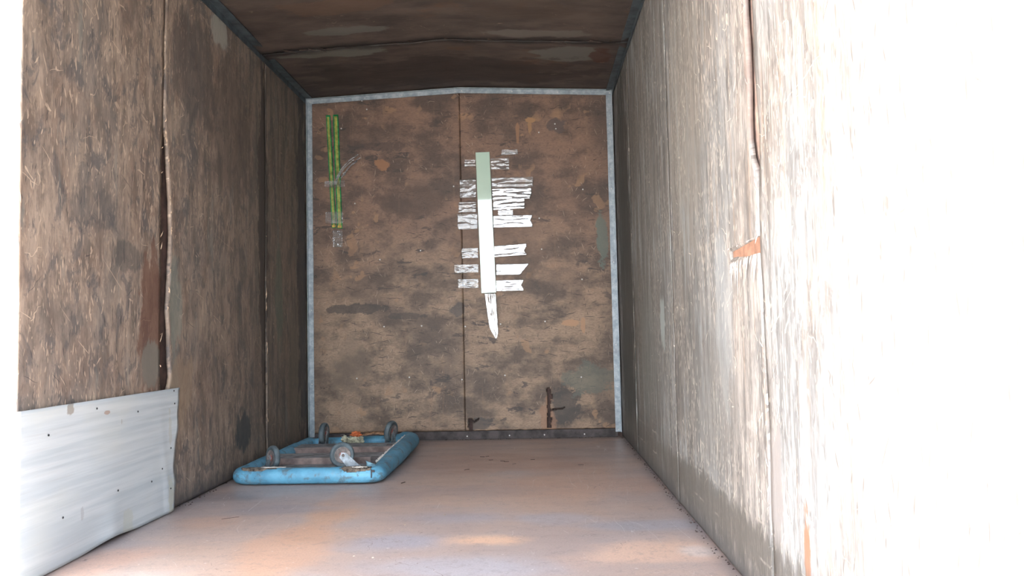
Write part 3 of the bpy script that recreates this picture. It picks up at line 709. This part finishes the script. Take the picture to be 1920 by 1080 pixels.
# torn places in the padding, hugging the tube
def patch(p0, p1, a0, a1, rr, mat, name, seed, nu=26, nv=12, parent=dl):
    bm = B_(); p0, p1 = Vector(p0), Vector(p1); t = (p1-p0).normalized(); s = t.cross(Vector((0, 0, 1))).normalized(); q = s.cross(t)
    def fn(u, v):
        an = a0+(a1-a0)*v; r = rr+.0025*nz(u*7, v*7, seed)
        return p0.lerp(p1, u)+s*math.cos(an)*r+q*math.sin(an)*r
    keep = lambda u, v: ((u-.5)/.5)**2+((v-.5)/.5)**2+.9*nz(u*3.5, v*3, seed) < .95
    grid(bm, fn, nu, nv, keep)
    for v in bm.verts: v.co -= DO
    o = sheet_solid(name, bm, mat, dl, .0015, (0, 0, 1), True)
    for m in o.modifiers: m.offset = 1
    return o
RA = math.radians
patch((.525, 3.396, .038), (.668, 3.393, .038), RA(28), RA(105), .0375, M['torn'], 'torn_patch', 3)
patch((.580, 3.396, .038), (.650, 3.393, .038), RA(62), RA(74), .0395, M['white_tear'], 'torn_lining', 5, 20, 5)
patch((.095, 3.405, .038), (.26, 3.402, .038), RA(45), RA(110), .0375, M['torn'], 'torn_patch', 8)
patch((.18, 3.403, .038), (.29, 3.401, .038), RA(72), RA(100), .0390, M['white_tear'], 'torn_lining', 11, 20, 5)
# rip along the inside top of the right rail
bm = B_()
for k in range(40):
    y = 3.56+.8*k/39; x = .684-.034+.004*nz(k*.7, 2); z = .064+.003*nz(k*.5, 9)+.010*k/39
    l = .010+.008*rnd.random()
    vs = [bm.verts.new(p) for p in ((x, y, z), (x+.006, y+.018, z+.004), (x-.006, y+.014, z+.004+l*.3), (x, y+.006, z-.006))]
    for f in ((0, 1, 2), (0, 2, 3), (1, 3, 2), (0, 3, 1)): bm.faces.new([vs[i] for i in f])
o = dobj('frayed_seam', bm, M['white_tear']); o['kind'] = 'stuff'
# flap of cover sticking up at the near right corner
bm = B_()
grid(bm, lambda u, v: Vector((.628+.052*u+.006*math.sin(v*3), 3.430+.012*v-.01*u, .062+.030*v*(1-.6*u)+.004*nz(u*6, v*6))), 12, 8)
for v in bm.verts: v.co -= DO
sheet_solid('cover_flap', bm, M['flap'], dl, .003, (0, -1, 0), True)
bm = B_(); box(bm, (.668, 3.357, .032), (.673, 3.364, .066)); box(bm, (.673, 3.358, .056), (.684, 3.366, .064)); dobj('slit', bm, M['nail'])
# timber: two cross boards, a low front board, back board, dark side rails
def plank(a, b, mat=None, name='cross_board', seed=1):
    bm = B_(); box(bm, a, b, bev=.003)
    for v in bm.verts: v.co.z += .0015*nz(v.co.x*5, seed); v.co.y += .002*nz(v.co.x*4, seed+3)
    return dobj(name, bm, mat or M['wood'])
def deck(a, b, seed):
    f = plank(a, b, seed=seed); f.data.materials.append(M['wood_top'])
    for p in f.data.polygons:
        if p.normal.z > .7: p.material_index = 1
    return f
deck((.110, 3.680, .026), (.648, 3.830, .070), 1)
deck((.110, 4.060, .020), (.648, 4.200, .064), 2)
deck((.110, 3.450, .030), (.640, 3.625, .050), 3)
deck((.130, 4.240, .004), (.640, 4.400, .034), 4)
plank((.585, 3.50, .0015), (.650, 4.42, .025), M['wood'], 'side_rail', 5)
plank((.105, 3.50, .0015), (.170, 4.42, .025), M['wood'], 'side_rail', 6)
for (y0, y1, zz) in ((3.676, 3.70, .03), (4.076, 4.10, .03)):
    bm = B_(); box(bm, (.600, y0, zz), (.652, y0+.02, .0705), bev=.002); dobj('end_block', bm, M['kick'])

def caster(c, ang, rad, width, mount_z, lean, fmat, hub_side=1, trail=.035):
    """c wheel centre, ang heading of the axle in plan, fork falling to a plate on the deck"""
    c = Vector(c); ax = Vector((math.cos(ang), math.sin(ang), lean)).normalized()
    fwd = Vector((0, 0, 1)).cross(ax).normalized(); up = ax.cross(fwd).normalized()
    if up.z < 0: up = -up
    R = Matrix((fwd, up, ax)).transposed().to_4x4(); T = Matrix.Translation(c-DO) @ R
    hw = width/2
    # fork: two cheek plates and swivel plate
    bm = B_(); base = c+fwd*trail; base.z = mount_z
    for s in (-1, 1):
        o_ = ax*s*(hw+.004); p = c+o_; b = base+o_
        w1 = .015; w2 = .032; n_ = ax*s*.0022
        quad = [p+up*w1*.9-fwd*w1*.5, p+up*w1*.6+fwd*w1*.9, b+fwd*w2, b-fwd*w2*.9, p-up*w1*.7-fwd*w1]
        f0 = [bm.verts.new(v-DO) for v in quad]; f1 = [bm.verts.new(v+n_-DO) for v in quad]
        bm.faces.new(f0); bm.faces.new(f1[::-1])
        for k in range(5): bm.faces.new((f0[k], f0[(k+1) % 5], f1[(k+1) % 5], f1[k]))
    Tb = Matrix.Translation(base-DO)
    lathe(bm, [(.034, .001), (.034, .005), (.024, .009), (.010, .010)], 24, Tb)
    Rz = Matrix.Rotation(ang, 4, 'Z'); box(bm, (-.040, -.030, -.004), (.040, .030, .001), Tb @ Rz)
    fork = obj('caster', bm, fmat, dl)
    bm = B_(); pr = []
    for k in range(13):
        a = -math.pi/2+math.pi*k/12; pr.append((rad-.009+.009*math.cos(a), hw*math.sin(a)))
    pr = [(rad*.62, -hw*.82), (rad*.80, -hw*.95)]+pr+[(rad*.80, hw*.95), (rad*.62, hw*.82)]
    lathe(bm, pr, 40, T); obj('tyre', bm, M['tyre'], fork, True)
    bm = B_()
    lathe(bm, [(rad*.635, -hw*.86), (rad*.66, -hw*.99), (rad*.60, -hw*.96), (rad*.57, -hw*.7), (rad*.57, hw*.7), (rad*.60, hw*.96), (rad*.66, hw*.99), (rad*.635, hw*.86)], 36, T); obj('rim', bm, M['rim'], fork, True)
    bm = B_()
    lathe(bm, [(rad*.16, -hw*1.05), (rad*.22, -hw*.95), (rad*.30, -hw*.72), (rad*.585, -hw*.72), (rad*.585, hw*.72), (rad*.30, hw*.72), (rad*.22, hw*.95), (rad*.16, hw*1.05)], 30, T)
    obj('hub', bm, M['hub'], fork, False)
    bm = B_(); lathe(bm, [(.0045, -hw-.010), (.0045, hw+.010)], 6, T)
    for s in (-1, 1): lathe(bm, [(.0075, s*(hw+.007)-.002), (.0075, s*(hw+.007)+.003)], 6, T)
    obj('axle_bolt', bm, M['rim'], fork)
    return fork
caster((.509, 3.505, .110), RA(-64), .0555, .026, .052, .00, M['fork'], trail=.050)
caster((.197, 3.505, .102), RA(223), .0545, .026, .052, .05, M['fork_dark'], trail=-.03)
caster((.232, 4.230, .116), RA(-4), .0570, .028, .040, -.04, M['fork_dark'], trail=-.02)
caster((.598, 4.220, .121), RA(-19), .0570, .028, .040, -.16, M['fork_dark'], trail=-.015)

# rag and strap lying on the dolly
def crumple(name, c, r, sq, mat, seed, parent=None):
    bm = B_(); bmesh.ops.create_icosphere(bm, subdivisions=4, radius=1)
    for v in bm.verts:
        d = v.co.normalized(); k = 1+.55*nz(d.x*2.3+seed, d.y*2.3, d.z*2.3)+.30*nz(d.x*6, d.y*6+seed, d.z*6)
        v.co = Vector((c[0]+d.x*r*k*sq[0], c[1]+d.y*r*k*sq[1], c[2]+d.z*r*k*sq[2]))
    return obj(name, bm, mat, parent, False)
rg = crumple('cloth_rag', (.383, 4.30, .066), .026, (1.8, 1.1, .95), M['rag_w'], 2)
tag(rg, 'crumpled cream and orange rag lying on the back board of the dolly', 'rag')
crumple('orange_fold', (.393, 4.285, .100), .018, (1.45, 1, .75), M['rag_o'], 5, rg)
crumple('fold', (.335, 4.27, .078), .014, (1.2, 1, 1.2), M['rag_w'], 9, rg)
crumple('fold', (.425, 4.26, .066), .012, (1.2, 1, 1.6), M['rag_w'], 12, rg)
bm = B_()
def fst(u, v):
    x = .42+.15*u; return Vector((x, 4.31+.018*v+.006*math.sin(u*5), .083+.022*math.sin(u*2.6+.3)*(.6)+.012*v+.004*nz(u*9, v*2)))
grid(bm, fst, 22, 4)
st = sheet_solid('strap', bm, M['rag_b'], None, .0025, (0, -.3, 1), True)
tag(st, 'frayed brown strap trailing right from the rag on the dolly', 'strap')

# ---------------- bulkhead: pale board and clear tapes ----------------
YB = D-.003
def poly_bar(name, quad, th, mat, parent=None, y=YB, bev=.0015):
    bm = B_(); f = [bm.verts.new((x, y, z)) for x, z in quad]; g = [bm.verts.new((x, y-th, z)) for x, z in quad]
    bm.faces.new(f); bm.faces.new(g[::-1]); n = len(f)
    for k in range(n): bm.faces.new((f[k], f[(k+1) % n], g[(k+1) % n], g[k]))
    if bev: bmesh.ops.bevel(bm, geom=bm.edges[:], offset=bev, segments=1, affect='EDGES')
    return obj(name, bm, mat, parent)
bd = poly_bar('plastic_board', [(1.049, 1.744), (1.135, 1.745), (1.159, 0.881), (1.068, 0.879)], .014, M['board'])
tag(bd, 'long narrow pale green glossy board taped upright on the bulkhead', 'board')

def tape(x0, x1, z0, z1, label, mat, seed, tilt=0.0, amp=.0016, ends=None, yo=.006, yaw=0.0, sl=0.0, left_rag=False, group=None):
    bm = B_(); nu, nv = 40, 16; cx = (x0+x1)/2
    def fn(u, v):
        e = (ends(v) if ends else .004*nz(v*7, seed))
        lr = .006*nz(v*6, seed+8) if left_rag else 0
        x = x0+lr+(x1-x0+e-lr)*u; z = z0+(z1-z0)*v+sl*(u-.5)
        w = nz(u*2.2, v*5, seed)+.5*nz(u*5, v*12, seed+3)
        y = YB-yo-amp*(1+w)-abs(tilt)*0-yaw*(x-cx)-tilt*(z-(z0+z1)/2)
        y = min(y, YB-.0012)
        return Vector((x, y, z+.0015*nz(u*8, v*2, seed)))
    grid(bm, fn, nu, nv)
    o = sheet_solid('adhesive_tape', bm, mat, None, .0003, (0, -1, 0), True)
    tag(o, label, 'tape', group)
    return o
notch = lambda d, p=.5: (lambda v: -d*max(0, 1-abs(v-p)/.35)+.003*nz(v*15, 4))
slant = lambda d: (lambda v: -d*(1-v)**1.0+.004*nz(v*9, 2))
TC, TT = M['tape_clear'], M['tape_thick']
tape(1.141, 1.399, 1.523, 1.585, 'wrinkled clear tape right of the pale board, uppermost wide strip', TC, 1, amp=.0028)
tape(1.143, 1.388, 1.45, 1.519, 'crumpled silvery tape right of the board, second wide strip down', TT, 4, amp=.0028, ends=notch(.012,.1))
tape(1.148, 1.344, 1.388, 1.454, 'twisted silvery tape right of the board, third wide strip down', TT, 7, amp=.0024, ends=slant(.0), sl=.006)
tape(1.179, 1.271, 1.353, 1.392, 'small crumpled tape scrap just above the fourth wide strip', TT, 10, amp=.0016, left_rag=True)
tape(1.146, 1.39, 1.276, 1.352, 'smooth silvery tape right of the board with a notched end, fourth wide strip', TT, 13, amp=.0016, ends=notch(.012,.55))
tape(1.148, 1.35, 1.1, 1.172, 'silvery tape right of the board, uppermost of the lower three, swallow-tailed end', TT, 16, amp=.0022, ends=notch(.016,.4), sl=.010)
tape(1.159, 1.364, 0.986, 1.054, 'silvery tape right of the board, middle of the lower three, slanting end', TT, 19, amp=.0014, ends=slant(.060))
tape(1.157, 1.326, 0.888, 0.957, 'silvery tape right of the board, lowest of the lower three, swallow-tailed end', TT, 22, amp=.0022, ends=notch(.014,.5))
tape(1.14, 1.254, 1.634, 1.706, 'small wrinkled clear tape right of the board near its top', TC, 25, amp=.0028, left_rag=True)
tape(1.207, 1.308, 1.725, 1.758, 'thin folded clear tape scrap up and right of the board top', TC, 28, amp=.0030, left_rag=True)
tape(0.979, 1.048, 1.659, 1.702, 'small clear tape scrap left of the board near its top', TC, 31, amp=.0026, left_rag=True)
tape(0.947, 1.048, 1.464, 1.58, 'faint clear tape left of the board, uppermost large piece', TC, 34, amp=.0020, left_rag=True, yaw=.02)
tape(0.938, 1.046, 1.375, 1.441, 'clear tape left of the board with rounded edges, second large piece', TC, 37, amp=.0020, left_rag=True, yaw=.02)
tape(0.93, 1.054, 1.27, 1.369, 'dull clear tape left of the board, third large piece', TC, 40, amp=.0020, left_rag=True, yaw=.02)
tape(0.952, 1.054, 1.093, 1.158, 'clear tape left of the board, uppermost of the lower three', TC, 43, amp=.0020, left_rag=True, yaw=.02)
tape(0.905, 1.055, 1.005, 1.058, 'crinkled clear tape left of the board, middle of the lower three', TC, 46, amp=.0024, left_rag=True, yaw=.02)
tape(0.926, 1.053, 0.911, 0.969, 'crinkled clear tape left of the board, lowest of the lower three', TC, 49, amp=.0024, left_rag=True, yaw=.02)
tape(0.163, 0.222, 1.182, 1.287, 'pointed clear tape end hanging under the two green strips', TC, 52, amp=.0035, left_rag=True)
tape(0.116, 0.242, 1.552, 1.592, 'clear tape wrapped across the middle of the two green strips', TC, 55, amp=.0020, yo=.015)
tape(0.121, 0.23, 1.327, 1.4, 'clear tape wrapped across the foot of the two green strips', TC, 58, amp=.0025, yo=.015)
# pointed tail of tape below the board
bm = B_()
tp = [(1.085, 0.879), (1.156, 0.877), (1.167, 0.644), (1.154, 0.599), (1.11, 0.681)]
def ftail(u, v):
    a = Vector((tp[0][0], 0, tp[0][1])).lerp(Vector((tp[1][0], 0, tp[1][1])), u)
    l = lerp_table([(0, tp[0][0]), (.74, tp[4][0]), (1, tp[3][0]-.006)])(v); r = lerp_table([(0, tp[1][0]), (.86, tp[2][0]), (1, tp[3][0])])(v)
    z = tp[0][1]+(tp[3][1]-tp[0][1])*v
    return Vector((l+(r-l)*u, YB-.007-.0030*(1+nz(u*6, v*5, 6)+.5*nz(u*9, v*14, 2)), z))
grid(bm, ftail, 14, 40)
o = sheet_solid('adhesive_tape', bm, TT, None, .0003, (0, -1, 0), True)
tag(o, 'long silvery tape tail ending in a point just below the pale green board', 'tape')

# ---------------- bulkhead: two green strips ----------------
def duct(name, top, bot, w, label, seed):
    t, b = Vector((top[0], 0, top[1])), Vector((bot[0], 0, bot[1])); h = w/2
    q = [(t.x-h, t.z), (t.x+h, t.z), (b.x+h, b.z), (b.x-h, b.z)]
    o = poly_bar(name, q, .010, M['green'])
    q2 = [(t.x-h*.50, t.z-.012), (t.x+h*.62, t.z-.012), (b.x+h*.62, b.z+.018), (b.x-h*.50, b.z+.018)]
    poly_bar('face_strip', q2, .003, M['yellow'], o, y=YB-.0100, bev=.0006)
    poly_bar('end_plug', [(b.x-h*.7, b.z+.018), (b.x+h*.75, b.z+.018), (b.x+h*.75, b.z+.004), (b.x-h*.7, b.z+.004)], .004, M['plug'], o, y=YB-.0100, bev=.0006)
    tag(o, label, 'plastic strip'); return o
duct('plastic_strip', (0.14, 2.004), (0.17, 1.301), .026, 'green-edged yellow plastic strip on the bulkhead, left of the taped pair', 1)
duct('plastic_strip', (0.187, 2.006), (0.206, 1.297), .032, 'green-edged yellow plastic strip on the bulkhead, right of the taped pair', 2)
bm = B_()
for (p, q, bulge) in (((0.173, 1.572), (0.324, 1.754), .03), ((0.183, 1.572), (0.297, 1.722), .02), ((0.216, 1.608), (0.337, 1.734), .01), ((0.236, 1.624), (0.317, 1.711), .012)):
    P = [Vector((p[0]+(q[0]-p[0])*t-bulge*math.sin(math.pi*t)*.5, YB-.014-.012*math.sin(math.pi*t), p[1]+(q[1]-p[1])*t+bulge*math.sin(math.pi*t)*.5)) for t in [k/14 for k in range(15)]]
    for P0, P1 in zip(P, P[1:]):
        vs = [bm.verts.new(v) for v in (P0, P1, P1+Vector((.006, -.003, -.005)), P0+Vector((.006, -.003, -.005)))]; bm.faces.new(vs)
o = sheet_solid('adhesive_tape', bm, M['tape_shred'], None, .0004, (0, -1, 0)); tag(o, 'curled shiny tape shreds sticking out right of the two green strips', 'tape')

# ---------------- small debris on the floor ----------------
def splinter(x, y, ln, w, ang, mat, label, group, name='wood_splinter'):
    bm = B_(); box(bm, (-ln/2, -w/2, 0), (ln/2, w/2, w*.7), bev=w*.15)
    for v in bm.verts:
        k = 1-abs(v.co.x)/(ln/2)*.55; v.co.y = v.co.y*k+.1*ln*math.sin(v.co.x/ln*3); v.co.z *= k
    o = obj(name, bm, mat); o.location = (x, y, .0004); o.rotation_euler = (0, 0, ang); tag(o, label, 'splinter' if name == 'wood_splinter' else 'chip', group); return o
GS = 'dark splinters scattered on the far floor'
for (x, y) in ((1.10, 4.06), (1.125, 4.07), (1.15, 3.96), (1.21, 3.92), (1.23, 3.90), (1.27, 3.83), (1.59, 3.77), (1.36, 3.95)):
    splinter(x, y, rnd.uniform(.012, .028), .005, rnd.uniform(-.6, .6), M['splinter'], 'tiny dark splinter on the floor between dolly and right wall', GS)
splinter(.80, 3.40, .030, .008, .9, M['splinter'], 'short dark splinter on the floor beside the near right corner of the dolly', None)
splinter(1.05, 3.70, .035, .004, .7, M['splinter'], 'thin dark sliver on the floor in the middle of the box', None)
splinter(.28, 2.80, .060, .003, .35, M['splinter'], 'long thin brown splinter on the floor in front of the laminate sheet', None)
for (x, y) in ((.93, 2.66), (1.05, 2.79), (.87, 3.56), (1.12, 3.05), (.84, 2.30), (.90, 2.28)):
    splinter(x, y, .006, .005, rnd.random()*3, M['chip'], 'tiny pale chip on the open floor to the right of the dolly', 'pale chips on the floor', 'wood_chip')
# grit line where floor meets the walls
bm = B_()
for k in range(260):
    t = rnd.random(); side = rnd.random()
    if side < .5: x, y = W-.004-.022*rnd.random()**2, 2.0+2.7*t
    elif side < .8: x, y = .004+.03*rnd.random()**2, 3.0+1.7*t
    else: x, y = .75+1.1*t, D-.012-.02*rnd.random()**2
    s = rnd.uniform(.0015, .005)
    vs = [bm.verts.new((x+s*a, y+s*b, .0002+s*c)) for a, b, c in ((-1, -.6, 0), (1, -.5, 0), (.1, 1, 0), (0, 0, .9))]
    for f in ((0, 2, 1), (0, 1, 3), (1, 2, 3), (2, 0, 3)): bm.faces.new([vs[i] for i in f])
o = obj('grit', bm, M['splinter']); tag(o, 'dark crumbs of dirt along the foot of the walls', 'grit', kind='stuff')
